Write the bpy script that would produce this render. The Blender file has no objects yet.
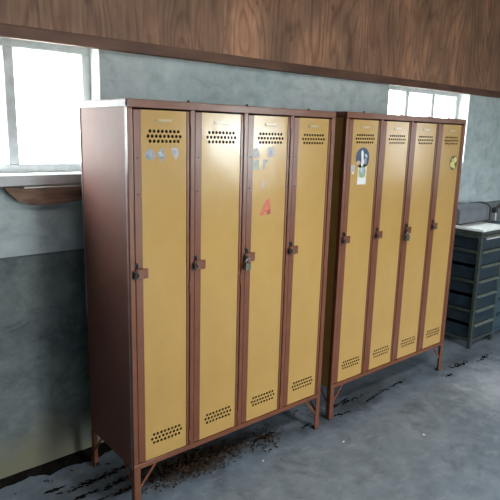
import bpy, bmesh, math, random
from mathutils import Vector, Matrix, noise

random.seed(7)
scn = bpy.context.scene
COL = scn.collection
PI = math.pi

# ------------------------------------------------------------------ helpers
class MB:
    """collects simple shapes and links them as ONE mesh object"""
    def __init__(self):
        self.bm = bmesh.new()
    def box(self, x0, x1, y0, y1, z0, z1, bev=0.0, mi=0, seg=1):
        r = bmesh.ops.create_cube(self.bm, size=1.0)
        vs = r['verts']
        for v in vs:
            v.co = Vector((x0 + (v.co.x + .5) * (x1 - x0), y0 + (v.co.y + .5) * (y1 - y0), z0 + (v.co.z + .5) * (z1 - z0)))
        fs = set(f for v in vs for f in v.link_faces)
        for f in fs: f.material_index = mi
        if bev > 0:
            es = list(set(e for v in vs for e in v.link_edges))
            bmesh.ops.bevel(self.bm, geom=es, offset=bev, segments=seg, affect='EDGES', profile=.6)
        return self
    def cyl(self, c, r, h, axis='Z', n=16, mi=0, r2=None):
        m = Matrix.Translation(c)
        if axis == 'X': m = m @ Matrix.Rotation(PI / 2, 4, 'Y')
        if axis == 'Y': m = m @ Matrix.Rotation(PI / 2, 4, 'X')
        q = bmesh.ops.create_cone(self.bm, cap_ends=True, segments=n, radius1=r, radius2=r if r2 is None else r2, depth=h, matrix=m)
        for f in set(f for v in q['verts'] for f in v.link_faces): f.material_index = mi
        return self
    def bar(self, p, q, w, t, up=(0, 1, 0)):
        """flat bar from p to q, width w across, thickness t along 'up'"""
        p, q, up = Vector(p), Vector(q), Vector(up).normalized()
        d = (q - p).normalized(); s = d.cross(up).normalized() * (w / 2); u = up * (t / 2)
        vs = [self.bm.verts.new(a + i * s + j * u) for a in (p, q) for i, j in ((-1, -1), (1, -1), (1, 1), (-1, 1))]
        for f in ((0, 1, 2, 3), (7, 6, 5, 4), (0, 4, 5, 1), (1, 5, 6, 2), (2, 6, 7, 3), (3, 7, 4, 0)):
            self.bm.faces.new([vs[k] for k in f])
        return self
    def tube(self, pts, r, n=8, closed=False):
        pts = [Vector(p) for p in pts]; rings = []
        N = len(pts)
        for i, p in enumerate(pts):
            a = pts[(i - 1) % N] if (closed or i > 0) else p
            b = pts[(i + 1) % N] if (closed or i < N - 1) else p
            d = (b - a).normalized()
            ref = Vector((0, 0, 1)) if abs(d.z) < .9 else Vector((1, 0, 0))
            if abs(d.y) < .5: ref = Vector((0, 1, 0))
            u = d.cross(ref).normalized(); v = d.cross(u).normalized()
            rings.append([self.bm.verts.new(p + r * (math.cos(2 * PI * k / n) * u + math.sin(2 * PI * k / n) * v)) for k in range(n)])
        for i in range(N if closed else N - 1):
            A, B = rings[i], rings[(i + 1) % N]
            for k in range(n):
                f = self.bm.faces.new((A[k], A[(k + 1) % n], B[(k + 1) % n], B[k])); f.smooth = True
        if not closed:
            self.bm.faces.new(rings[0]); self.bm.faces.new(rings[-1][::-1])
        return self
    def prism(self, poly, y0, y1, mi=0):
        """polygon in x,z extruded from y0 to y1"""
        a = [self.bm.verts.new((x, y0, z)) for x, z in poly]
        b = [self.bm.verts.new((x, y1, z)) for x, z in poly]
        fs = [self.bm.faces.new(a), self.bm.faces.new(b[::-1])]
        n = len(poly)
        for i in range(n):
            fs.append(self.bm.faces.new((a[i], b[i], b[(i + 1) % n], a[(i + 1) % n])))
        for f in fs: f.material_index = mi
        return self
    def prism_x(self, poly, x0, x1, mi=0):
        """polygon in y,z extruded from x0 to x1"""
        a = [self.bm.verts.new((x0, y, z)) for y, z in poly]
        b = [self.bm.verts.new((x1, y, z)) for y, z in poly]
        fs = [self.bm.faces.new(a), self.bm.faces.new(b[::-1])]
        n = len(poly)
        for i in range(n):
            fs.append(self.bm.faces.new((a[i], b[i], b[(i + 1) % n], a[(i + 1) % n])))
        for f in fs: f.material_index = mi
        return self
    def build(self, name, mats, parent=None, loc=None):
        bmesh.ops.recalc_face_normals(self.bm, faces=self.bm.faces[:])
        me = bpy.data.meshes.new(name)
        self.bm.to_mesh(me); self.bm.free()
        for m in (mats if isinstance(mats, (list, tuple)) else [mats]): me.materials.append(m)
        o = bpy.data.objects.new(name, me); COL.objects.link(o)
        if parent: o.parent = parent
        if loc: o.location = loc
        return o

def tag(o, label, cat, group=None, kind=None):
    o['label'] = label; o['category'] = cat
    if group: o['group'] = group
    if kind: o['kind'] = kind
    return o
def thing(name, label, cat, loc=(0, 0, 0), rotz=0, group=None):
    o = bpy.data.objects.new(name, None); COL.objects.link(o)
    o.empty_display_size = .1
    o.location = loc; o.rotation_euler = (0, 0, rotz)
    return tag(o, label, cat, group)
def struct(o, label=None):
    o['kind'] = 'structure'
    if label: o['label'] = label
    return o
def part_copy(o, parent, loc=None):
    c = o.copy(); COL.objects.link(c); c.parent = parent
    if loc is not None: c.location = loc
    return c

# ------------------------------------------------------------------ materials
def base_mat(name, rough=.5, metal=0.0):
    m = bpy.data.materials.new(name); m.use_nodes = True
    nt = m.node_tree; b = nt.nodes['Principled BSDF']
    b.inputs['Roughness'].default_value = rough; b.inputs['Metallic'].default_value = metal
    return m, nt, b
def N(nt, t, **kw):
    n = nt.nodes.new(t)
    for k, v in kw.items():
        if k in n.inputs: n.inputs[k].default_value = v
        else: setattr(n, k, v)
    return n
def L(nt, a, b): nt.links.new(a, b)
def ramp(nt, src, stops):
    r = nt.nodes.new('ShaderNodeValToRGB'); e = r.color_ramp.elements
    while len(e) < len(stops): e.new(.5)
    for i, (p, c) in enumerate(stops):
        e[i].position = p; e[i].color = (*c, 1) if len(c) == 3 else c
    L(nt, src, r.inputs['Fac']); return r
def coords(nt, scale=(1, 1, 1)):
    tc = nt.nodes.new('ShaderNodeTexCoord'); mp = nt.nodes.new('ShaderNodeMapping')
    mp.inputs['Scale'].default_value = scale
    L(nt, tc.outputs['Object'], mp.inputs['Vector']); return mp.outputs['Vector']
def noise_n(nt, vec, scale, detail=4, rough=.55, dist=0):
    n = N(nt, 'ShaderNodeTexNoise', Scale=scale, Detail=detail, Roughness=rough, Distortion=dist)
    L(nt, vec, n.inputs['Vector']); return n.outputs['Fac']
def mix(nt, fac, a, b, mode='MIX'):
    m = nt.nodes.new('ShaderNodeMix'); m.data_type = 'RGBA'; m.blend_type = mode
    for s, v in ((m.inputs[0], fac), (m.inputs[6], a), (m.inputs[7], b)):
        if hasattr(v, 'links') or hasattr(v, 'is_linked'): L(nt, v, s)
        elif isinstance(v, (int, float)): s.default_value = v
        else: s.default_value = (*v, 1)
    return m.outputs[2]
def bump(nt, b, h, strength=.2, dist=.01):
    n = N(nt, 'ShaderNodeBump', Strength=strength, Distance=dist)
    L(nt, h, n.inputs['Height']); L(nt, n.outputs['Normal'], b.inputs['Normal'])
def mottled(name, c1, c2, scale=6, rough=.5, metal=0, bumps=0, bscale=60, detail=5, spec=None, stretch=(1, 1, 1)):
    m, nt, b = base_mat(name, rough, metal)
    v = coords(nt, stretch)
    r = ramp(nt, noise_n(nt, v, scale, detail), [(.3, c1), (.7, c2)])
    L(nt, r.outputs['Color'], b.inputs['Base Color'])
    if bumps: bump(nt, b, noise_n(nt, v, bscale, 3), bumps, .002)
    if spec is not None: b.inputs['Specular IOR Level'].default_value = spec
    return m

def wall_mat():
    m, nt, b = base_mat('blue_grey_plaster', .85)
    v = coords(nt)
    n1 = noise_n(nt, v, 2.2, 6, .6); n2 = noise_n(nt, v, 14, 5, .65)
    up = ramp(nt, n1, [(.30, (.36, .44, .46)), (.5, (.48, .56, .57)), (.70, (.60, .66, .655))])
    up2 = mix(nt, .42, up.outputs['Color'], ramp(nt, n2, [(.3, (.36, .43, .45)), (.7, (.58, .65, .65))]).outputs['Color'])
    # small green-grey blots on the upper plaster
    up2 = mix(nt, 1.0, up2, ramp(nt, noise_n(nt, coords(nt, (1, 1, 1.6)), 6.5, 6, .72, .5), [(.30, (.74, .76, .77)), (.5, (1, 1, 1)), (.70, (1.14, 1.13, 1.12))]).outputs['Color'], 'MULTIPLY')
    blot = ramp(nt, noise_n(nt, v, 5.5, 3, .5), [(.62, (0, 0, 0)), (.72, (.8, .8, .8))])
    up3 = mix(nt, blot.outputs['Color'], up2, (.33, .42, .41))
    lo = ramp(nt, n1, [(.30, (.085, .115, .125)), (.5, (.135, .165, .168)), (.70, (.19, .215, .205))])
    lo2 = mix(nt, .4, lo.outputs['Color'], ramp(nt, n2, [(.3, (.075, .10, .105)), (.7, (.22, .245, .24))]).outputs['Color'])
    lo2 = mix(nt, 1.0, lo2, ramp(nt, noise_n(nt, coords(nt, (1, 1, 1.4)), 4.5, 7, .72, .8), [(.32, (.55, .60, .60)), (.5, (1, 1, 1)), (.68, (1.3, 1.28, 1.2))]).outputs['Color'], 'MULTIPLY')
    sep = nt.nodes.new('ShaderNodeSeparateXYZ'); L(nt, v, sep.inputs[0])
    # rising-damp stain along the foot of the wall
    wob = N(nt, 'ShaderNodeMath', operation='MULTIPLY_ADD'); L(nt, noise_n(nt, v, 3.5, 5, .6), wob.inputs[0]); wob.inputs[1].default_value = -.55; L(nt, sep.outputs['Z'], wob.inputs[2])
    mr = N(nt, 'ShaderNodeMapRange'); L(nt, wob.outputs[0], mr.inputs['Value'])
    mr.inputs['From Min'].default_value = .02; mr.inputs['From Max'].default_value = -.20
    lo3 = mix(nt, mr.outputs[0], lo2, (.18, .175, .115))
    st = N(nt, 'ShaderNodeMath', operation='GREATER_THAN'); L(nt, sep.outputs['Z'], st.inputs[0]); st.inputs[1].default_value = 1.104
    c = mix(nt, st.outputs[0], lo3, up3)
    # scribed line where the two coats meet
    cmpn = N(nt, 'ShaderNodeMath', operation='COMPARE'); L(nt, sep.outputs['Z'], cmpn.inputs[0]); cmpn.inputs[1].default_value = 1.101; cmpn.inputs[2].default_value = .005
    c2 = mix(nt, cmpn.outputs[0], c, (.10, .12, .13))
    L(nt, c2, b.inputs['Base Color'])
    bump(nt, b, n2, .35, .01)
    return m

def plywood_mat():
    m, nt, b = base_mat('stained_plywood', .6)
    fine = noise_n(nt, coords(nt, (1, 1, .06)), 55, 5, .65, .3)
    cath = noise_n(nt, coords(nt, (1, 1, .22)), 2.3, 2, .45, .4)
    mu = N(nt, 'ShaderNodeMath', operation='MULTIPLY'); mu.inputs[1].default_value = 150; L(nt, cath, mu.inputs[0])
    sn = N(nt, 'ShaderNodeMath', operation='SINE'); L(nt, mu.outputs[0], sn.inputs[0])
    c1 = ramp(nt, fine, [(.28, (.13, .065, .038)), (.5, (.22, .125, .08)), (.72, (.36, .235, .165))])
    c2 = ramp(nt, sn.outputs[0], [(.0, (.24, .135, .085)), (.35, (.20, .11, .066)), (.8, (.16, .082, .048)), (1., (.105, .05, .03))])
    c = mix(nt, .5, c1.outputs['Color'], c2.outputs['Color'])
    big = ramp(nt, noise_n(nt, coords(nt, (1, 1, .45)), 3.4, 5, .62), [(.28, (.72, .70, .72)), (.5, (1.36, 1.25, 1.15)), (.70, (2.5, 2.25, 2.05))])
    c = mix(nt, 1.0, c, big.outputs['Color'], 'MULTIPLY')
    knots = ramp(nt, noise_n(nt, coords(nt, (1, 1, .6)), 13, 3, .5), [(.67, (0, 0, 0)), (.74, (.75, .75, .75))])
    c = mix(nt, knots.outputs['Color'], c, (.075, .036, .022))
    L(nt, c, b.inputs['Base Color']); bump(nt, b, fine, .15, .004)
    return m

def floor_mat():
    m, nt, b = base_mat('worn_concrete', .55)
    v = coords(nt)
    n1 = noise_n(nt, v, 1.7, 7, .62); n2 = noise_n(nt, v, 9, 6, .68); n3 = noise_n(nt, v, 60, 3, .5)
    c1 = ramp(nt, n1, [(.27, (.13, .165, .20)), (.5, (.205, .25, .295)), (.73, (.30, .355, .41))])
    c2 = ramp(nt, n2, [(.3, (.105, .135, .165)), (.5, (.21, .26, .305)), (.70, (.33, .385, .435))])
    c = mix(nt, .5, c1.outputs['Color'], c2.outputs['Color'])
    sp = ramp(nt, n3, [(.63, (0, 0, 0)), (.72, (1, 1, 1))])
    c = mix(nt, mix(nt, .4, (0, 0, 0), sp.outputs['Color']), c, (.12, .12, .12))
    # dark damp blotches
    bl = ramp(nt, noise_n(nt, v, 3.4, 6, .7, .6), [(.55, (0, 0, 0)), (.68, (1, 1, 1))])
    c = mix(nt, mix(nt, .6, (0, 0, 0), bl.outputs['Color']), c, (.075, .085, .095))
    scuff = ramp(nt, noise_n(nt, coords(nt, (1, 2.2, 1)), 7, 7, .75, .4), [(.56, (0, 0, 0)), (.66, (1, 1, 1))])
    c = mix(nt, mix(nt, .4, (0, 0, 0), scuff.outputs['Color']), c, (.40, .43, .46))
    # trodden-in grime in the corners nobody walks, and a painted pool of pale light
    def patch(c, cx, cy, rx, ry, colr, amt, lo=.35, hi=1.0):
        mp = nt.nodes.new('ShaderNodeMapping'); mp.vector_type = 'POINT'
        mp.inputs['Scale'].default_value = (1 / rx, 1 / ry, 0); mp.inputs['Location'].default_value = (-cx / rx, -cy / ry, 0)
        L(nt, v, mp.inputs['Vector'])
        ln = N(nt, 'ShaderNodeVectorMath', operation='LENGTH'); L(nt, mp.outputs[0], ln.inputs[0])
        ad = N(nt, 'ShaderNodeMath', operation='MULTIPLY_ADD'); L(nt, noise_n(nt, v, 6, 6, .7, .3), ad.inputs[0]); ad.inputs[1].default_value = 2.2; L(nt, ln.outputs['Value'], ad.inputs[2])
        rp = ramp(nt, ad.outputs[0], [(.0, (1, 1, 1)), (1., (0, 0, 0))])
        mr = N(nt, 'ShaderNodeMapRange'); L(nt, ad.outputs[0], mr.inputs['Value'])
        mr.inputs['From Min'].default_value = 2.15; mr.inputs['From Max'].default_value = 1.35; mr.inputs['To Max'].default_value = amt
        nt.nodes.remove(rp)
        return mix(nt, mr.outputs[0], c, colr)
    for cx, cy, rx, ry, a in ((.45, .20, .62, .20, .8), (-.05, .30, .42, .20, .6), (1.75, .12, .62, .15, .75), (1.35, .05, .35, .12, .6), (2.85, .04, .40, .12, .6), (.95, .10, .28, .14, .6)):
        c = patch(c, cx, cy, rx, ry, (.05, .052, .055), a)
    c = patch(c, 2.75, -.42, .62, .42, (.52, .56, .61), .75)  # pool of light painted into the concrete colour
    L(nt, c, b.inputs['Base Color'])
    rr = ramp(nt, n2, [(.3, (.42, .42, .42)), (.7, (.68, .68, .68))]); L(nt, rr.outputs['Color'], b.inputs['Roughness'])
    bump(nt, b, n2, .18, .01)
    return m

def paint_mat(name, c1, c2, worn, rough, wear=.70, spec=.5, scale=5, bstr=.08):
    m, nt, b = base_mat(name, rough)
    v = coords(nt)
    c = ramp(nt, noise_n(nt, v, scale, 6, .6), [(.3, c1), (.7, c2)]).outputs['Color']
    chip = ramp(nt, noise_n(nt, v, 38, 5, .7), [(wear, (0, 0, 0)), (wear + .05, (1, 1, 1))])
    c = mix(nt, chip.outputs['Color'], c, worn)
    L(nt, c, b.inputs['Base Color'])
    b.inputs['Specular IOR Level'].default_value = spec
    bump(nt, b, noise_n(nt, v, 7, 2, .5), bstr, .02)
    return m

M = {}
M['wall'] = wall_mat()
M['plywood'] = plywood_mat()
M['batten'] = mottled('dark_red_batten', (.055, .022, .014), (.22, .105, .065), 7, .6, stretch=(.25, 1, 1))
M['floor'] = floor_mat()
M['brown'] = paint_mat('brown_gloss_paint', (.150, .050, .024), (.205, .073, .036), (.28, .14, .085), .27, .70, .5)
M['brown_side'] = paint_mat('brown_side_paint', (.135, .042, .026), (.17, .056, .035), (.24, .12, .08), .66, .74, .55)
M['yellow'] = paint_mat('mustard_gloss_paint', (.465, .28, .082), (.525, .322, .102), (.50, .31, .11), .19, .78, .45, 3)
M['olive'] = paint_mat('ochre_side_paint', (.36, .215, .05), (.43, .26, .065), (.24, .15, .05), .45, .74)
M['inside'] = mottled('locker_inside', (.030, .014, .010), (.05, .024, .018), 8, .7)
M['edgewear'] = mottled('rubbed_metal_edge', (.21, .14, .13), (.34, .27, .26), 18, .5)
M['dark'] = mottled('blackened_iron', (.012, .010, .010), (.035, .028, .025), 30, .5)
M['steel'] = mottled('dull_steel', (.25, .25, .26), (.42, .42, .42), 40, .38, .8)
M['brass_grey'] = mottled('tarnished_padlock', (.07, .075, .06), (.15, .155, .13), 40, .4, .6)
M['plate'] = mottled('card_holder', (.50, .36, .16), (.62, .50, .30), 30, .2)
M['white'] = mottled('white_distemper', (.78, .79, .77), (.86, .87, .85), 12, .8)
M['cement'] = mottled('cement_frame', (.58, .59, .59), (.76, .77, .77), 22, .85, bumps=.2)
M['sill'] = mottled('sill_cement', (.62, .64, .64), (.78, .80, .80), 10, .8)
M['plank'] = mottled('weathered_board', (.06, .032, .02), (.42, .25, .165), 11, .7, stretch=(.5, 1, 2.2), bumps=.3)
M['pale_edge'] = mottled('pale_board_edge', (.80, .79, .75), (.90, .89, .86), 20, .8)
M['plaster_room'] = mottled('room_plaster', (.24, .255, .255), (.32, .33, .33), 3, .9)
M['ceil'] = mottled('ceiling_boards', (.20, .155, .12), (.28, .22, .17), 4, .8)
M['teal'] = mottled('teal_drawer_paint', (.008, .019, .030), (.019, .038, .054), 12, .45)
M['green'] = mottled('grey_green_frame', (.024, .036, .029), (.055, .070, .056), 14, .5)
M['teal2'] = mottled('deep_teal_paint', (.028, .065, .088), (.05, .09, .11), 8, .45)
M['lip'] = mottled('worn_drawer_lip', (.10, .12, .10), (.21, .23, .20), 20, .4)
M['dusty'] = mottled('dusty_top', (.74, .78, .76), (.86, .88, .86), 12, .7)
M['paper'] = mottled('paper', (.75, .74, .70), (.85, .84, .80), 20, .8)
M['boxgrey'] = mottled('grey_box_paint', (.11, .125, .145), (.165, .18, .20), 8, .5)
M['strap'] = mottled('pale_strap', (.52, .54, .55), (.7, .7, .7), 15, .6)
M['leaf'] = mottled('dead_leaves', (.024, .014, .008), (.085, .05, .026), 25, .85, spec=.15)
M['dirt'] = mottled('black_dirt', (.004, .0038, .0035), (.014, .012, .010), 30, .95, spec=.05)
M['earth'] = mottled('outdoor_gravel', (.42, .42, .38), (.55, .54, .50), 2, .9)
# sticker inks
def ink(name, c1, c2=None, sc=60, rough=.35): return mottled(name, c1, c2 or c1, sc, rough)
M['s_blue'] = ink('pale_blue_ink', (.13, .18, .26), (.34, .37, .38), 90)
M['s_lilac'] = ink('lilac_ink', (.20, .19, .29), (.34, .35, .40), 70)
M['s_green'] = ink('dull_green_ink', (.12, .19, .16), (.20, .26, .24), 70)
M['s_grey'] = ink('worn_grey_ink', (.22, .22, .20), (.40, .38, .31), 60)
M['s_mint'] = ink('worn_mint_ink', (.25, .31, .25), (.40, .42, .32), 60)
M['s_pale'] = ink('pale_lilac_ink', (.34, .34, .37), (.48, .45, .42), 60)
M['s_pink'] = ink('pale_pink_ink', (.48, .32, .22), (.56, .42, .30), 60)
M['s_red'] = ink('faded_red_ink', (.50, .065, .035), (.62, .13, .06), 60)
M['s_darkred'] = ink('dark_red_ink', (.20, .035, .025), (.28, .05, .03), 60)
M['s_navy'] = ink('navy_ink', (.018, .045, .095), (.03, .075, .13), 40)
M['s_white'] = ink('white_ink', (.70, .72, .74), (.80, .80, .78), 40)
M['s_sky'] = ink('sky_ink', (.30, .46, .58), (.45, .58, .66), 40)
M['s_leaf'] = ink('leaf_green_ink', (.12, .30, .17), (.20, .40, .26), 40)
M['s_cream'] = ink('cream_ink', (.62, .60, .36), (.72, .70, .48), 40)
M['s_yellow'] = ink('yellow_ink', (.66, .55, .14), (.72, .62, .22), 40)
M['s_black'] = ink('olive_black_ink', (.035, .032, .008), (.06, .055, .015), 40)

def glass_mat():
    m = bpy.data.materials.new('window_glass'); m.use_nodes = True
    nt = m.node_tree; nt.nodes.clear()
    o = nt.nodes.new('ShaderNodeOutputMaterial'); mx = nt.nodes.new('ShaderNodeMixShader')
    t = nt.nodes.new('ShaderNodeBsdfTransparent'); g = nt.nodes.new('ShaderNodeBsdfGlossy')
    t.inputs['Color'].default_value = (.93, .96, .96, 1); g.inputs['Roughness'].default_value = .03
    lw = N(nt, 'ShaderNodeLayerWeight', Blend=.5); pw = N(nt, 'ShaderNodeMath', operation='POWER'); pw.inputs[1].default_value = 5
    ma = N(nt, 'ShaderNodeMath', operation='MULTIPLY_ADD'); ma.inputs[1].default_value = .8; ma.inputs[2].default_value = .04
    L(nt, lw.outputs['Facing'], pw.inputs[0]); L(nt, pw.outputs[0], ma.inputs[0]); L(nt, ma.outputs[0], mx.inputs[0]); L(nt, t.outputs[0], mx.inputs[1]); L(nt, g.outputs[0], mx.inputs[2]); L(nt, mx.outputs[0], o.inputs[0])
    return m
M['glass'] = glass_mat()

# ------------------------------------------------------------------ the room
WY = .57                      # face of the window wall
XL, XR, YF, ZC = -3.0, 6.6, -4.6, 3.35
W1 = (-.967, .161); W2 = (2.384, 3.512); WZ = (1.425, 2.085)
WT = .165                     # wall thickness
FW = (3.80, 4.90, .95, 1.90)  # window in the wall behind the camera
FD = (1.15, 2.1, 0.0, 2.2)    # unseen opening added in the same wall to let in light
SK = (-.1, 1.7, -2.7, -2.0)     # roof opening out of view, added for light from above
RD = (-3.6, -3.1, 1.0, 2.0)   # small unseen opening added in the right wall for light

def wall_pieces(mb, a0, a1, holes, z1, fn):
    """holes: (a0,a1,z0,z1) in order"""
    x = a0
    for h in holes:
        if h[0] > x: fn(x, h[0], 0, z1)
        if h[2] > 0: fn(h[0], h[1], 0, h[2])
        fn(h[0], h[1], h[3], z1); x = h[1]
    fn(x, a1, 0, z1)

mb = MB()
wall_pieces(mb, XL - .2, XR + .2, [(*W1, *WZ), (*W2, *WZ)], ZC, lambda a, b, c, d: mb.box(a, b, WY, WY + WT, c, d))
bmesh.ops.remove_doubles(mb.bm, verts=mb.bm.verts[:], dist=1e-5)
struct(mb.build('wall_back', M['wall']), 'blue-grey plastered wall, darker below a scribed line')
mb = MB()
wall_pieces(mb, XL - .2, XR + .2, [FD, FW], ZC, lambda a, b, c, d: mb.box(a, b, YF - .2, YF, c, d))
struct(mb.build('wall_front', M['plaster_room']))
mb = MB()
wall_pieces(mb, YF, WY, [RD], ZC, lambda a, b, c, d: mb.box(XR, XR + .2, a, b, c, d))
struct(mb.build('wall_right', M['plaster_room']))
struct(MB().box(XL - .2, XL, YF, WY, 0, ZC).build('wall_left', M['plaster_room']))
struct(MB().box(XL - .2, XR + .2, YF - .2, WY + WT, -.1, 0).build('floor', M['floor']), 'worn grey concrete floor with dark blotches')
mb = MB()
mb.box(XL - .2, XR + .2, YF - .2, SK[2], ZC, ZC + .1).box(XL - .2, XR + .2, SK[3], WY + WT, ZC, ZC + .1).box(XL - .2, SK[0], SK[2], SK[3], ZC, ZC + .1).box(SK[1], XR + .2, SK[2], SK[3], ZC, ZC + .1)
struct(mb.build('ceiling', M['ceil']))
struct(MB().box(-60, 60, -60, 60, -.2, -.12).build('ground', M['earth']))

# plywood cladding of the upper wall, in sheets, and the batten along its foot
mb = MB(); x = XL; k = 0
while x < XR:
    x2 = min(x + 1.22, XR)
    mb.box(x + .0005, x2 - .0005, WY - .022, WY - .001, 2.060, ZC - .002)
    x = x2
struct(mb.build('trim_1', M['plywood']), 'brown stained plywood cladding on the upper wall')
mb = MB()
mb.box(XL, XR, WY - .034, WY - .0005, 2.046, 2.098, .003)
struct(mb.build('trim_2', M['batten']), 'dark reddish batten along the foot of the plywood')

def window(name, x0, x1, label, proj=.030):
    root = bpy.data.objects.new(name, None); COL.objects.link(root); struct(root, label)
    root.location = (x0, WY, WZ[0])
    w = x1 - x0; fy0, fy1 = .10, .16
    zs = .049                      # top of the sill slab above the opening's bottom
    zt = WZ[1] - WZ[0]
    st = .046; mu = .046; pw = (w - 2 * st - 2 * mu) / 3
    f = MB()
    f.box(0, w, fy0, fy1, zs - .002, zs + .040, .003).box(0, w, fy0, fy1, zt - .058, zt, .003)
    f.box(0, st, fy0, fy1, zs + .04, zt - .058, .003).box(w - st, w, fy0, fy1, zs + .04, zt - .058, .003)
    fr = f.build('window_frame', M['cement'], root)
    for i in range(2):
        xm = st + pw * (i + 1) + mu * i
        MB().box(xm, xm + mu, fy0 + .004, fy1, zs + .04, zt - .058, .003).build('mullion', M['cement'], root)
    for i in range(3):
        xp = st + (pw + mu) * i
        MB().box(xp - .004, xp + pw + .004, fy0 + .03, fy0 + .034, zs + .036, zt - .054).build('pane', M['glass'], root)
    MB().box(.0, w, -proj, fy1, .0, zs, .004).build('window_sill', M['sill'], root)
    for a, b in ((0.0, .006), (w - .006, w)):
        MB().box(a, b, .001, fy0, zs, zt).build('reveal', M['white'], root)
    return root
window('window_1', *W1, 'three-pane cement-framed window above the dark board')
window('window_2', *W2, 'three-pane cement-framed window seen over the farther lockers', -.001)
# the window in the wall behind (seen only as glints in the gloss paint)
root = bpy.data.objects.new('window_3', None); COL.objects.link(root); struct(root)
a, b, c, d = FW
f = MB(); f.box(a, b, YF - .12, YF - .06, c, c + .05).box(a, b, YF - .12, YF - .06, d - .05, d).box(a, a + .05, YF - .12, YF - .06, c + .05, d - .05).box(b - .05, b, YF - .12, YF - .06, c + .05, d - .05).box((a + b) / 2 - .02, (a + b) / 2 + .02, YF - .12, YF - .06, c + .05, d - .05)
f.build('window_frame', M['cement'], root)
for p, q in ((a + .05, (a + b) / 2 - .02), ((a + b) / 2 + .02, b - .05)):
    MB().box(p, q, YF - .092, YF - .088, c + .05, d - .05).build('pane', M['glass'], root)

# ------------------------------------------------------------------ lockers
LW, LD, LH, LEG = 1.194, .4546, 1.80, .202
OPX, PITCH, OPW = .024, .291, .268
Z0, Z1 = .226, 1.768          # door opening
def vent_holes(cx, cz):
    out = []
    for row in (-1, 0, 1):
        n = 9 if row == 0 else 8
        for k in range(n): out.append((cx + (k - (n - 1) / 2) * .0189, cz + row * .0198))
    return out
def door_sheet():
    """the yellow sheet of one door, with two blocks of drilled holes; local x from the opening's left edge"""
    bm = bmesh.new(); edges = []
    def loop(pts):
        vs = [bm.verts.new((x, 0, z)) for x, z in pts]
        for i in range(len(vs)): edges.append(bm.edges.new((vs[i], vs[(i + 1) % len(vs)])))
    xa, xb, za, zb = .037, .2510, Z0 + .003, Z1 - .007
    loop([(xa, za), (xb, za), (xb, zb), (xa, zb)])
    for cx, cz in vent_holes(.144, 1.659) + vent_holes(.147, .325):
        loop([(cx + (.0064) * math.cos(2 * PI * k / 12), cz + .0070 * math.sin(2 * PI * k / 12)) for k in range(12)])
    bmesh.ops.triangle_fill(bm, use_beauty=True, use_dissolve=False, edges=edges)
    r = bmesh.ops.extrude_face_region(bm, geom=bm.faces[:])
    for e in r['geom']:
        if isinstance(e, bmesh.types.BMVert): e.co.y += .0016
    bmesh.ops.recalc_face_normals(bm, faces=bm.faces[:])
    me = bpy.data.meshes.new('door'); bm.to_mesh(me); bm.free(); me.materials.append(M['yellow'])
    return me
DOOR_ME = door_sheet()
def shared(fn, name, mats):
    o = fn().build(name, mats); me = o.data; bpy.data.objects.remove(o); return me
def edge_mb():
    m = MB()
    m.box(.003, .0375, -.001, .016, Z0 + .003, Z1 - .007, .002)      # lock-side edge
    m.box(.2505, .2645, -.003, .016, Z0 + .003, Z1 - .007, .0015)   # hinge-side folded lip
    return m
EDGE_ME = shared(edge_mb, 'door_edge', M['brown'])
def hinge_mb():
    m = MB(); m.cyl((.2655, -.0045, 0), .0042, .055, 'Z', 10); m.box(.2535, .2655, -.0032, -.0012, -.024, .024); return m
HINGE_ME = shared(hinge_mb, 'hinge', M['brown'])
def rivet_mb():
    m = MB(); m.cyl((0, -.0022, 0), .0045, .003, 'Y', 8, 0, .003); return m
RIVET_ME = shared(rivet_mb, 'rivet', M['dark'])
def latch_mb():
    m = MB()
    m.box(-.004, .056, -.0130, -.0085, -.021, .021, .002)           # hasp plate over the yellow sheet
    m.box(.030, .052, -.0085, 0.0, -.018, .018, .001)
    m.cyl((.042, -.014, .012), .003, .003, 'Y', 8).cyl((.042, -.014, -.012), .003, .003, 'Y', 8)
    return m
LATCH_ME = shared(latch_mb, 'latch', M['brown'])
def staple_mb():
    m = MB()
    m.tube([(.002 + .008 * math.cos(t), -.020, .010 * math.sin(t)) for t in [2 * PI * k / 14 for k in range(14)]], .0030, 8, True)
    m.box(-.009, .013, -.0155, -.013, -.019, .017, .001)
    m.cyl((.002, -.014, 0), .003, .012, 'Y', 8)
    return m
STAPLE_ME = shared(staple_mb, 'staple', M['dark'])
def lock_mb():
    m = MB()
    m.cyl((0, -.003, 0), .010, .010, 'Y', 14); m.box(-.003, .004, -.016, -.006, -.013, .004, .001); return m
KEY_ME = shared(lock_mb, 'keyhole', M['dark'])
def plate_mb():
    m = MB(); m.box(-.036, .036, -.0036, .0, -.006, .005, .001)
    m.box(-.030, .030, -.0044, -.0036, -.004, .003, .0); return m
PLATE_ME = shared(plate_mb, 'card_holder', M['plate'])
def inst(me, name, parent, loc=(0, 0, 0)):
    o = bpy.data.objects.new(name, me); COL.objects.link(o); o.parent = parent; o.location = loc; return o

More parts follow.
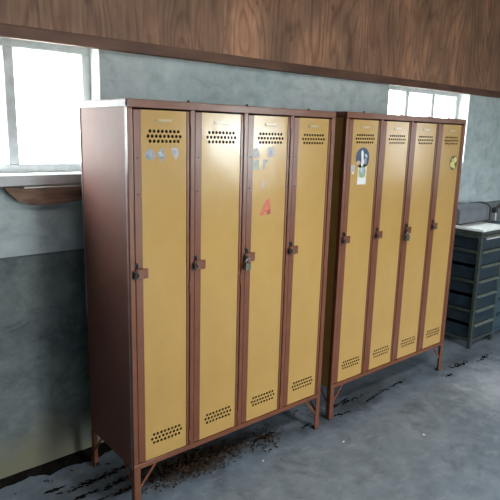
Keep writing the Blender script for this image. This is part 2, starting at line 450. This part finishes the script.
def locker(label, loc, left_mat, detail=True, left_label=None):
    t = thing('locker_unit', label, 'locker', loc, 0, 'four-door metal lockers')
    # carcass: back, floor, partitions
    m = MB()
    m.box(.004, LW - .004, LD - .004, LD, LEG, LH - .004)
    m.box(.004, LW - .004, .02, LD - .004, LEG + .004, LEG + .010)
    for i in range(1, 4):
        xc = OPX + PITCH * i - (PITCH - OPW) / 2
        m.box(xc - .001, xc + .001, .022, LD - .004, LEG + .01, LH - .006)
    m.build('carcass', M['inside'], t)
    MB().box(0, LW, .003, LD, LH - .004, LH, .001).build('top_panel', M['brown'], t)
    o = MB().box(.003, .005, .002, LD - .001, LEG, LH - .004).build('side_panel', left_mat, t)
    if left_label: o['label'] = left_label
    MB().box(LW - .005, LW - .003, .002, LD - .001, LEG, LH - .004).build('side_panel', M['brown_side'], t)
    # angle edging round the left and right sides
    for a, b in ((0, .0045), (LW - .0045, LW)):
        e = MB()
        e.box(a, b, .0005, LD, LH - .030, LH + .0005, .001).box(a, b, .012, .026, LEG, LH - .03, .001)
        e.box(a, b, LD - .010, LD, LEG + .6, LH - .03, .001)
        o = e.build('edge_angle', M['edgewear'] if (a == 0 and left_mat is M['brown_side']) else M['brown'], t)
    # face frame
    f = MB()
    f.box(0, LW, 0, .016, Z1, LH, .002).box(0, LW, 0, .016, LEG, Z0, .002)
    f.box(OPX + 3 * PITCH + OPW, LW, 0, .016, Z0, Z1, .002)
    f.build('face_frame', M['brown'], t)
    MB().box(0, OPX, 0, .016, Z0, Z1, .005, 0, 3).build('corner_stile', M['brown'], t)
    for i in range(3):
        a = OPX + PITCH * i + OPW
        MB().box(a, a + PITCH - OPW, 0.0, .016, Z0, Z1, .002).build('stile', M['brown'], t)
    doors = []
    for i in range(4):
        d = inst(DOOR_ME, 'door', t, (OPX + PITCH * i, .005, 0)); doors.append(d)
        inst(EDGE_ME, 'door_edge', d)
        for z in (1.735, 1.0, .28): inst(HINGE_ME, 'hinge', d, (0, 0, z))
        inst(LATCH_ME, 'latch', d, (0, 0, 1.100)); inst(STAPLE_ME, 'staple', d, (-.003, 0, 1.098))
        inst(KEY_ME, 'keyhole', d, (.006, 0, 1.137))
        inst(PLATE_ME, 'card_holder', d, (.140, 0, 1.722))
        if detail:
            for x, z in ((.2575, 1.573), (.2575, 1.428), (.2575, .45), (.0205, 1.573), (.0205, 1.428)):
                inst(RIVET_ME, 'rivet', d, (x, -.002 if x > .1 else 0, z))
    # legs of angle iron, braces, feet
    for sx in (0, 1):
        for sy in (0, 1):
            g = MB(); w, th = .031, .004
            x0 = 0.001 if sx == 0 else LW - .001; y0 = .001 if sy == 0 else LD - .001
            dx = 1 if sx == 0 else -1; dy = 1 if sy == 0 else -1
            def bx(xa, xb, ya, yb, za, zb): g.box(min(xa, xb), max(xa, xb), min(ya, yb), max(ya, yb), za, zb, .0008)
            bx(x0, x0 + dx * w, y0, y0 + dy * th, .006, LEG + .002)
            bx(x0, x0 + dx * th, y0 + dy * th, y0 + dy * w, .006, LEG + .002)
            leg = g.build('leg', M['brown'], t)
            q = MB(); q.box(min(x0, x0 + dx * w), max(x0, x0 + dx * w), min(y0, y0 + dy * w), max(y0, y0 + dy * w), 0, .008, .001)
            q.build('foot', M['dark'], leg)
            if sy == 0:
                MB().bar((x0 + dx * .012, y0 + dy * .007, .085), (x0 + dx * .115, y0 + dy * .007, LEG + .004), .011, .004).build('brace', M['brown'], t)
            MB().bar((x0 + dx * .007, y0 + dy * .012, .085), (x0 + dx * .007, y0 + dy * .115, LEG + .004), .011, .004, (1, 0, 0)).build('brace', M['brown'], t)
    # screw heads standing on the top edge
    for x in ((.30, .62, 1.02) if detail else (.17, .52, .80, 1.02)):
        MB().cyl((x, .03, LH + .004), .006, .009, 'Z', 8).build('bolt', M['dark'], t)
    return t, doors

# the shapes drawn on the stickers, as thin layered films just off the sheet
def film(mb, poly, layer, mi):
    mb.prism(poly, -.0004 - .0003 * layer, -.0001 - .0003 * layer if layer else -.0001, mi)
def ngon(cx, cz, rx, rz, n=24, rot=0): return [(cx + rx * math.cos(2 * PI * k / n + rot), cz + rz * math.sin(2 * PI * k / n + rot)) for k in range(n)]
def blob(cx, cz, r, n=20, lob=5, amp=.28, rot=0, sx=1, sz=1):
    return [(cx + sx * r * (1 + amp * math.cos(lob * a + rot)) * math.cos(a), cz + sz * r * (1 + amp * math.cos(lob * a + rot)) * math.sin(a)) for a in [2 * PI * k / n for k in range(n)]]
def rect(cx, cz, w, h, ang=0):
    c, s = math.cos(ang), math.sin(ang)
    return [(cx + x * c - z * s, cz + x * s + z * c) for x, z in ((-w / 2, -h / 2), (w / 2, -h / 2), (w / 2, h / 2), (-w / 2, h / 2))]

la, da = locker('brown locker unit with four yellow doors, nearest the dark board under the window', (0, 0, 0), M['brown_side'])
lb, db = locker('brown locker unit with four yellow doors, beside the grey-green drawer cabinet', (1.319, .024, 0), M['olive'], False, 'dull ochre side panel')

lb.location.x = 1.309; lb.scale = (1.02, 1, 1.004)
# first door, nearer unit: three bluish flower stickers in a row
st = MB(); film(st, blob(.046, 1.574, .021, 40, 6, .20), 0, 0); film(st, blob(.049, 1.578, .012, 30, 5, .3), 1, 1); film(st, ngon(.034, 1.567, .007, .006, 10), 2, 2); film(st, ngon(.060, 1.567, .007, .008, 10), 2, 1); film(st, ngon(.041, 1.559, .006, .005, 10), 2, 2)
st.build('sticker', [M['s_blue'], M['s_lilac'], M['s_green']], da[0], (.030, 0, .012))['label'] = 'bluish flower sticker'
st = MB(); film(st, blob(.106, 1.583, .019, 40, 4, .25, 1, .85, 1.25), 0, 0); film(st, rect(.105, 1.582, .012, .030, .5), 1, 1); film(st, ngon(.109, 1.571, .006, .006, 10), 2, 2)
st.build('sticker', [M['s_blue'], M['s_pale'], M['s_green']], da[0], (.022, 0, .002))['label'] = 'pale blue figure sticker'
st = MB(); film(st, [(.158, 1.610), (.190, 1.606), (.195, 1.585), (.182, 1.560), (.166, 1.580)], 0, 0); film(st, ngon(.172, 1.592, .008, .009, 12), 1, 1)
st.build('sticker', [M['s_pale'], M['s_lilac']], da[0], (.018, 0, .004))['label'] = 'pale grey lilac sticker'
# third door, nearer unit
st = MB(); film(st, rect(.055, 1.590, .036, .044, .3), 0, 0); film(st, rect(.057, 1.588, .020, .024, .3), 1, 1)
st.build('sticker', [M['s_grey'], M['s_pale']], da[2])['label'] = 'worn grey square sticker'
st = MB(); film(st, blob(.146, 1.594, .024, 36, 8, .10), 0, 0); film(st, ngon(.145, 1.592, .010, .013, 14), 1, 1)
st.build('sticker', [M['s_pale'], M['s_lilac']], da[2])['label'] = 'pale round sticker'
st = MB(); film(st, rect(.056, 1.536, .038, .046, .05), 0, 0); film(st, rect(.052, 1.537, .018, .024, .05), 1, 1)
st.build('sticker', [M['s_mint'], M['s_grey']], da[2])['label'] = 'worn mint square sticker'
st = MB(); film(st, [(.100, 1.558), (.130, 1.562), (.135, 1.552), (.116, 1.546), (.111, 1.515), (.099, 1.512), (.097, 1.535)], 0, 0); film(st, [(.112, 1.556), (.124, 1.558), (.122, 1.551), (.112, 1.550)], 1, 1)
st.build('sticker', [M['s_grey'], M['s_green']], da[2])['label'] = 'torn curved sticker'
st = MB(); film(st, rect(.100, 1.443, .022, .040, -.05), 0, 0); film(st, rect(.100, 1.430, .016, .010, 0), 1, 1)
st.build('sticker', [M['s_pink'], M['s_pale']], da[2])['label'] = 'faded pinkish sticker'
# red letter A, leaning, with a darker right foot
st = MB()
film(st, [(.074, 1.296), (.112, 1.366), (.136, 1.378), (.132, 1.330), (.122, 1.330), (.120, 1.346), (.104, 1.313), (.108, 1.296)], 0, 0)
film(st, [(.120, 1.346), (.136, 1.378), (.148, 1.302), (.118, 1.295), (.122, 1.318)], 1, 0)
film(st, [(.097, 1.311), (.104, 1.325), (.132, 1.324), (.133, 1.306)], 2, 0)
film(st, [(.121, 1.297), (.143, 1.300), (.140, 1.322), (.126, 1.320)], 3, 1)
st.build('sticker', [M['s_red'], M['s_darkred']], da[2], (.012, 0, -.002))['label'] = 'red letter A sticker'
# farther unit, first door: round navy sticker, square green and cream sticker, small torn one
st = MB(); film(st, ngon(.105, 1.588, .058, .058, 32), 0, 0)
film(st, [(.090, 1.622), (.100, 1.634), (.110, 1.618), (.113, 1.585), (.120, 1.563), (.108, 1.540), (.094, 1.545), (.096, 1.580)], 1, 1)
film(st, ngon(.130, 1.568, .011, .020, 14), 1, 2); film(st, ngon(.071, 1.560, .017, .013, 14), 1, 3); film(st, [(.118, 1.612), (.142, 1.604), (.146, 1.588), (.128, 1.594)], 1, 4)
st.build('sticker', [M['s_navy'], M['s_white'], M['s_lilac'], M['s_pink'], M['s_sky']], db[0], (.026, 0, -.034))['label'] = 'round navy sticker with a pale figure'
st = MB(); film(st, rect(.104, 1.470, .075, .116, -.02), 0, 0); film(st, rect(.104, 1.428, .074, .036, -.02), 1, 1); film(st, ngon(.104, 1.480, .030, .032, 20), 1, 2); film(st, ngon(.100, 1.490, .016, .014, 14), 2, 3); film(st, rect(.104, 1.458, .046, .010), 2, 4)
st.build('sticker', [M['s_cream'], M['s_white'], M['s_mint'], M['s_sky'], M['s_leaf']], db[0], (.030, 0, -.004))['label'] = 'cream and green square sticker'
st = MB(); film(st, rect(.044, 1.502, .030, .040, .1), 0, 0); film(st, rect(.046, 1.478, .020, .012, .2), 1, 1)
st.build('sticker', [M['s_pale'], M['s_cream']], db[0], (.010, 0, -.006))['label'] = 'small torn pale sticker'
# farther unit, last door: round yellow and black sticker
def q(x, z, a, b, n=18): return ngon(.145 + (x - .165) * .85, 1.345 + (z - 1.567) * .85, a * .85, b * .85, n)
st = MB(); film(st, q(.165, 1.567, .054, .056, 32), 0, 0)
film(st, q(.184, 1.590, .024, .022), 1, 1); film(st, q(.150, 1.556, .030, .024), 1, 1); film(st, q(.176, 1.535, .020, .012), 1, 1); film(st, q(.145, 1.592, .010, .010), 1, 1)
st.build('sticker', [M['s_black'], M['s_yellow']], db[3], (.050, 0, .168))['label'] = 'round yellow and black sticker'
st = MB(); film(st, [(.095, 1.660), (.110, 1.655), (.124, 1.625), (.112, 1.622)], 0, 0)
st.build('sticker', [M['s_darkred']], db[3])['label'] = 'small brownish scrap'

def padlock(label, x, y, z):
    t = thing('padlock', label, 'padlock', (x, y, z), 0, 'padlocks on the lockers')
    MB().box(-.016, .016, -.008, .008, -.046, -.012, .003, 0, 2).build('lock_body', M['brass_grey'], t)
    s = MB(); pts = [(-.010, 0, -.014), (-.010, 0, .000)] + [(-.010 * math.cos(a), 0, .010 * math.sin(a)) for a in [PI * k / 8 for k in range(1, 8)]] + [(.010, 0, 0), (.010, 0, -.014)]
    s.tube(pts, .003, 8); s.build('shackle', M['steel'], t)
    return t
padlock('grey padlock hanging on the latch of the yellow door with the red letter', OPX + 2 * PITCH - .001, -.021, 1.088)
padlock('greenish padlock hanging on a latch of the unit beside the drawer cabinet', 1.319 + OPX + 2 * PITCH - .001, .003, 1.088)

# ------------------------------------------------------------------ dark board under the first window
t = thing('wooden_board', 'weathered brown board with a curved end fixed to the wall under the window', 'board', (0, WY, 1.421))  # plain wooden plank on the wall, not a shelf
up = []
poly = [(-.316, .0), (.42, .0), (.42, -.072), (.30, -.080), (.12, -.075), (.02, -.072), (-.06, -.080), (-.15, -.083), (-.21, -.079), (-.262, -.060), (-.295, -.026)]
MB().prism(poly, -.045, -.001).build('plank', M['plank'], t)
MB().box(-.235, .42, -.049, -.0455, -.005, .002, .001).build('edge_strip', M['pale_edge'], t)  # pale strip along the board's upper front edge

# ------------------------------------------------------------------ drawer cabinets
CX, CY, CW, CD, CH = 3.088, .110, .372, .43, .992
def cabinet(label, x, y, w, d, h, n, frame, dm, lipm, top, rows_label):
    t = thing('drawer_cabinet', label, 'cabinet', (x, y, 0), 0, None)
    p = .028
    for px, py in ((0, 0), (w - p, 0), (0, d - p), (w - p, d - p)):
        MB().box(px, px + p, py, py + p, 0, h - .02, .002).build('post', frame, t)
    MB().box(-.006, w + .006, -.008, d + .002, h - .022, h, .003).build('top_panel', top, t)
    MB().box(.001, w - .001, -.003, d, h - .050, h - .022).build('top_rail', frame, t)
    zb, zt = .085, h - .052
    s = (zt - zb) / n
    MB().box(.004, w - .004, d - .004, d - .002, zb, zt).build('back_panel', dm, t)
    MB().box(p, w - p, .002, .02, zb - .028, zb - .002).build('bottom_rail', frame, t)
    for sx in (0, 1):
        xa = .002 if sx == 0 else w - .012
        for k in range(n + 1):
            if k % 2 and k != n: continue
            MB().box(xa, xa + .010, p, d - p, zb + s * k - .026, zb + s * k - .002).build('runner', frame, t)
    for k in range(n):
        z0, z1 = zb + s * k + .002, zb + s * (k + 1) - .004
        m = MB(); g = .020
        m.box(p + .002, w - p - .002, .004, .010, z0, z1 - .018, .001)          # front
        m.box(g, g + .003, .010, d - .02, z0, z1 - .022).box(w - g - .003, w - g, .010, d - .02, z0, z1 - .022)
        m.box(g + .003, w - g - .003, .010, d - .02, z0, z0 + .003).box(g + .003, w - g - .003, d - .023, d - .02, z0 + .003, z1 - .022)
        dr = m.build('drawer', dm, t)
        MB().prism_x([(.010, z1 - .014), (-.012, z1 - .017), (-.013, z1 - .010), (.006, z1 - .002), (.010, z1 - .002)], p + .004, w - p - .004).build('drawer_pull', lipm, dr)
        if rows_label and k == n - 1:
            MB().box(p + .06, w - p - .05, .0015, .004, z1 - .036, z1 - .026).build('label_card', M['strap'], dr)
    return t
cabinet('grey-green metal drawer cabinet with a dusty white top, carrying the grey box', CX, CY, CW, CD, CH, 7, M['green'], M['teal'], M['lip'], M['dusty'], True)
cabinet('teal metal drawer cabinet at the edge of the photo, beside the dusty-topped one', CX + CW + .022, CY + .012, .40, .42, .955, 6, M['teal2'], M['teal2'], M['teal2'], M['teal2'], False)

t = thing('tool_box', 'grey metal box with a black catch on top of the drawer cabinet', 'box', (3.10, .32, CH))
bw, bd, bh = .52, .19, .150
prof = [(0, .012), (0, bh * .72)] + [(bd / 2 - bd / 2 * math.cos(a), bh * .72 + bh * .28 * math.sin(a)) for a in [PI * k / 10 for k in range(1, 10)]] + [(bd, bh * .72), (bd, .012)]
MB().prism_x(prof, 0, bw).build('box_body', M['boxgrey'], t)
MB().box(.01, bw - .01, .01, bd - .01, 0, .012).build('base', M['dark'], t)
for k, xx in enumerate((bw - .09, bw - .045, bw - .006)):
    rp = [((y - bd / 2) * 1.05 + bd / 2, z * 1.03) for y, z in prof]
    MB().prism_x(rp, xx, xx + .014).build('rib', M['boxgrey'] if k != 1 else M['dark'], t)
MB().box(bw - .012, bw + .030, -.040, .002, .070, .118, .010, 0, 2).bar((bw + .010, -.030, .112), (bw + .045, -.050, .140), .020, .014, (0, 1, 0)).build('catch', M['dark'], t)
MB().bar((bw + .006, -.036, .004), (bw + .010, -.030, .074), .018, .006).build('strap', M['strap'], t)

# ------------------------------------------------------------------ litter and dirt on the floor
LEGS = [(lx + ax, ly + ay) for lx, ly in ((0, 0), (1.319, .024)) for ax in (.018, LW - .018) for ay in (.018, LD - .018)]
def flakes(bm, n, pt, size, lenr, seed, za=.0045, zb=.010):
    rnd = random.Random(seed)
    for _ in range(n):
        x, y = pt(rnd)
        a = rnd.uniform(0, 2 * PI) if za > .002 else rnd.gauss(0, .35)
        l = size * rnd.uniform(.5, 1.5); w = l * rnd.uniform(*lenr)
        c, s = math.cos(a), math.sin(a); z = rnd.uniform(za, zb); tz = rnd.uniform(0, .006) if za > .002 else rnd.uniform(0, .0012)
        if any(abs(x - lx) < .045 and abs(y - ly) < .045 for lx, ly in LEGS): continue
        if y + l > WY - .10: continue
        P = [(-l, 0, 0), (-.3 * l, w, tz), (l, 0, tz * .5), (.2 * l, -w, 0)]
        vs = [bm.verts.new((x + u * c - v * s, y + u * s + v * c, z + h)) for u, v, h in P]
        bm.faces.new(vs)
def ell(cx, cy, rx, ry, ang=0):
    def f(r):
        while True:
            u, v = r.gauss(0, .5), r.gauss(0, .5)
            if u * u + v * v < 1.6: break
        u *= rx; v *= ry
        return cx + u * math.cos(ang) - v * math.sin(ang), cy + u * math.sin(ang) + v * math.cos(ang)
    return f
mb = MB()
flakes(mb.bm, 1900, ell(.44, .14, .34, .10), .008, (.2, .5), 1)
flakes(mb.bm, 240, ell(.30, .22, .25, .16), .011, (.15, .4), 2)
flakes(mb.bm, 150, ell(.86, .10, .16, .10, .3), .010, (.2, .5), 3)
flakes(mb.bm, 60, ell(1.10, .25, .3, .15), .008, (.2, .5), 4)
flakes(mb.bm, 60, ell(-.25, .48, .25, .05), .012, (.15, .4), 6)
tag(mb.build('leaf_litter', M['leaf']), 'dry brown leaf litter swept under the nearer lockers', 'litter', kind='stuff')
mb = MB(); rnd = random.Random(11)
for cx, cy, rx, ry, n in [(-.03, .33, .16, .020, 90), (.07, .25, .12, .016, 60), (-.12, .25, .10, .012, 40), (.05, .17, .10, .012, 45), (-.22, .37, .07, .010, 25), (.13, .34, .08, .02, 40), (-.10, .17, .08, .010, 25), (.01, .41, .06, .010, 25),
                          (1.55, .13, .22, .020, 60), (1.80, .06, .14, .012, 30), (1.42, .03, .08, .018, 20), (1.15, .06, .08, .014, 20), (2.05, .08, .14, .012, 25), (2.72, .00, .16, .03, 45), (3.02, -.05, .14, .025, 40), (2.5, -.06, .1, .02, 15), (.88, .12, .10, .03, 50)]:
    flakes(mb.bm, n, ell(cx, cy, rx, ry, rnd.uniform(-.1, .18)), .014, (.15, .4), rnd.randint(0, 999), .0006, .002)
tag(mb.build('dirt', M['dirt']), 'black caked dirt in streaks on the concrete floor', 'dirt', kind='stuff')
# rotted black strip along the foot of the wall
m = MB(); n = 260
ra = []; rb = []
for k in range(n + 1):
    x = XL + .4 + (2.6 - (XL + .4)) * k / n
    w = .032 + .03 * max(0, min(1, (x + .25) / .05)) + .022 * noise.noise(Vector((x * 11, 1.3, 0))) + .012 * noise.noise(Vector((x * 37, 5.3, 0)))
    ra.append(m.bm.verts.new((x, WY - .001, .030 + .008 * noise.noise(Vector((x * 7, 4, 0)))))); rb.append(m.bm.verts.new((x, WY - w, .0006)))
for k in range(n): m.bm.faces.new((ra[k], rb[k], rb[k + 1], ra[k + 1]))
tag(m.build('dirt', M['dirt']), 'black dirt banked along the foot of the wall', 'dirt', kind='stuff')
# scraps of pale paper
for k, (x, y, lab) in enumerate(((1.20, -.185, 'small pale paper scrap on the floor before the gap between the lockers'), (.72, -.05, 'small pale paper scrap on the floor before the nearer lockers'), (1.63, -.42, 'small pale paper scrap on the open floor before the farther lockers'))):
    m = MB(); a = .9 * k; pts = [(-.009, -.004), (.006, -.005), (.009, .003), (-.003, .006)]
    q = [(u * math.cos(a) - v * math.sin(a), u * math.sin(a) + v * math.cos(a)) for u, v in pts]
    lo = [m.bm.verts.new((u, v, .0)) for u, v in q]; hi = [m.bm.verts.new((u, v, .0012 + .002 * (i % 2))) for i, (u, v) in enumerate(q)]
    m.bm.faces.new(lo); m.bm.faces.new(hi)
    for i in range(4): m.bm.faces.new((lo[i], lo[(i + 1) % 4], hi[(i + 1) % 4], hi[i]))
    tag(m.build('paper_scrap', M['paper'], None, (x, y, .0002)), lab, 'scrap', 'paper scraps on the floor')

# ------------------------------------------------------------------ light: an overcast sky through the openings
w = bpy.data.worlds.new('overcast_sky'); scn.world = w; w.use_nodes = True
bg = w.node_tree.nodes['Background']
bg.inputs['Color'].default_value = (.93, .975, 1.0, 1)
# added bright spot in the sky, aimed to glint off the locker doors
wn = w.node_tree; geo = wn.nodes.new('ShaderNodeTexCoord'); nrm = N(wn, 'ShaderNodeVectorMath', operation='NORMALIZE'); dt = N(wn, 'ShaderNodeVectorMath', operation='DOT_PRODUCT')
wn.links.new(geo.outputs['Generated'], nrm.inputs[0]); wn.links.new(nrm.outputs[0], dt.inputs[0]); dt.inputs[1].default_value = Vector((.636, -.772, -.030)).normalized()
mx0 = N(wn, 'ShaderNodeMath', operation='MAXIMUM'); mx0.inputs[1].default_value = 0; wn.links.new(dt.outputs['Value'], mx0.inputs[0])
pw = N(wn, 'ShaderNodeMath', operation='POWER'); pw.inputs[1].default_value = 230; wn.links.new(mx0.outputs[0], pw.inputs[0])
sm = N(wn, 'ShaderNodeMath', operation='MULTIPLY_ADD'); sm.inputs[1].default_value = 50.0; sm.inputs[2].default_value = 10.0; wn.links.new(pw.outputs[0], sm.inputs[0]); wn.links.new(sm.outputs[0], bg.inputs['Strength'])
def portal(name, loc, rot, sx, sy):
    l = bpy.data.lights.new(name, 'AREA'); l.shape = 'RECTANGLE'; l.size = sx; l.size_y = sy
    l.cycles.is_portal = True
    o = bpy.data.objects.new(name, l); COL.objects.link(o); o.location = loc; o.rotation_euler = rot
for nm, (a, b) in (('sky_portal_one', W1), ('sky_portal_two', W2)):
    portal(nm, ((a + b) / 2, WY + WT + .01, (WZ[0] + WZ[1]) / 2), (-PI / 2, 0, 0), b - a, WZ[1] - WZ[0])
portal('sky_portal_three', ((FW[0] + FW[1]) / 2, YF - .21, (FW[2] + FW[3]) / 2), (PI / 2, 0, 0), FW[1] - FW[0], FW[3] - FW[2])
portal('sky_portal_five', ((FD[0] + FD[1]) / 2, YF - .21, (FD[2] + FD[3]) / 2), (PI / 2, 0, 0), FD[1] - FD[0], FD[3] - FD[2])
portal('sky_portal_six', ((SK[0] + SK[1]) / 2, (SK[2] + SK[3]) / 2, ZC + .11), (0, 0, 0), SK[1] - SK[0], SK[3] - SK[2])
portal('sky_portal_four', (XR + .21, (RD[0] + RD[1]) / 2, (RD[2] + RD[3]) / 2), (0, PI / 2, 0), RD[3] - RD[2], RD[1] - RD[0])

# ------------------------------------------------------------------ camera
cam = bpy.data.cameras.new('camera'); co = bpy.data.objects.new('camera', cam); COL.objects.link(co)
cam.sensor_width = 36; cam.lens = 553.6 * 36 / 500; cam.clip_start = .05
rx, rz, ry = 1.3625, -.6981, .026
Rm = Matrix.Rotation(rz, 4, 'Z') @ Matrix.Rotation(rx, 4, 'X') @ Matrix.Rotation(ry, 4, 'Z')
co.matrix_world = Matrix.Translation((-1.0347, -1.9894, 1.6814)) @ Rm
scn.camera = co

scn.view_settings.view_transform = 'Standard'; scn.view_settings.look = 'None'
scn.view_settings.gamma = 1; scn.view_settings.use_curve_mapping = False
scn.view_settings.exposure = 1.18
scn.cycles.max_bounces = 14; scn.cycles.diffuse_bounces = 8; scn.cycles.use_denoising = True
scn.cycles.caustics_reflective = False
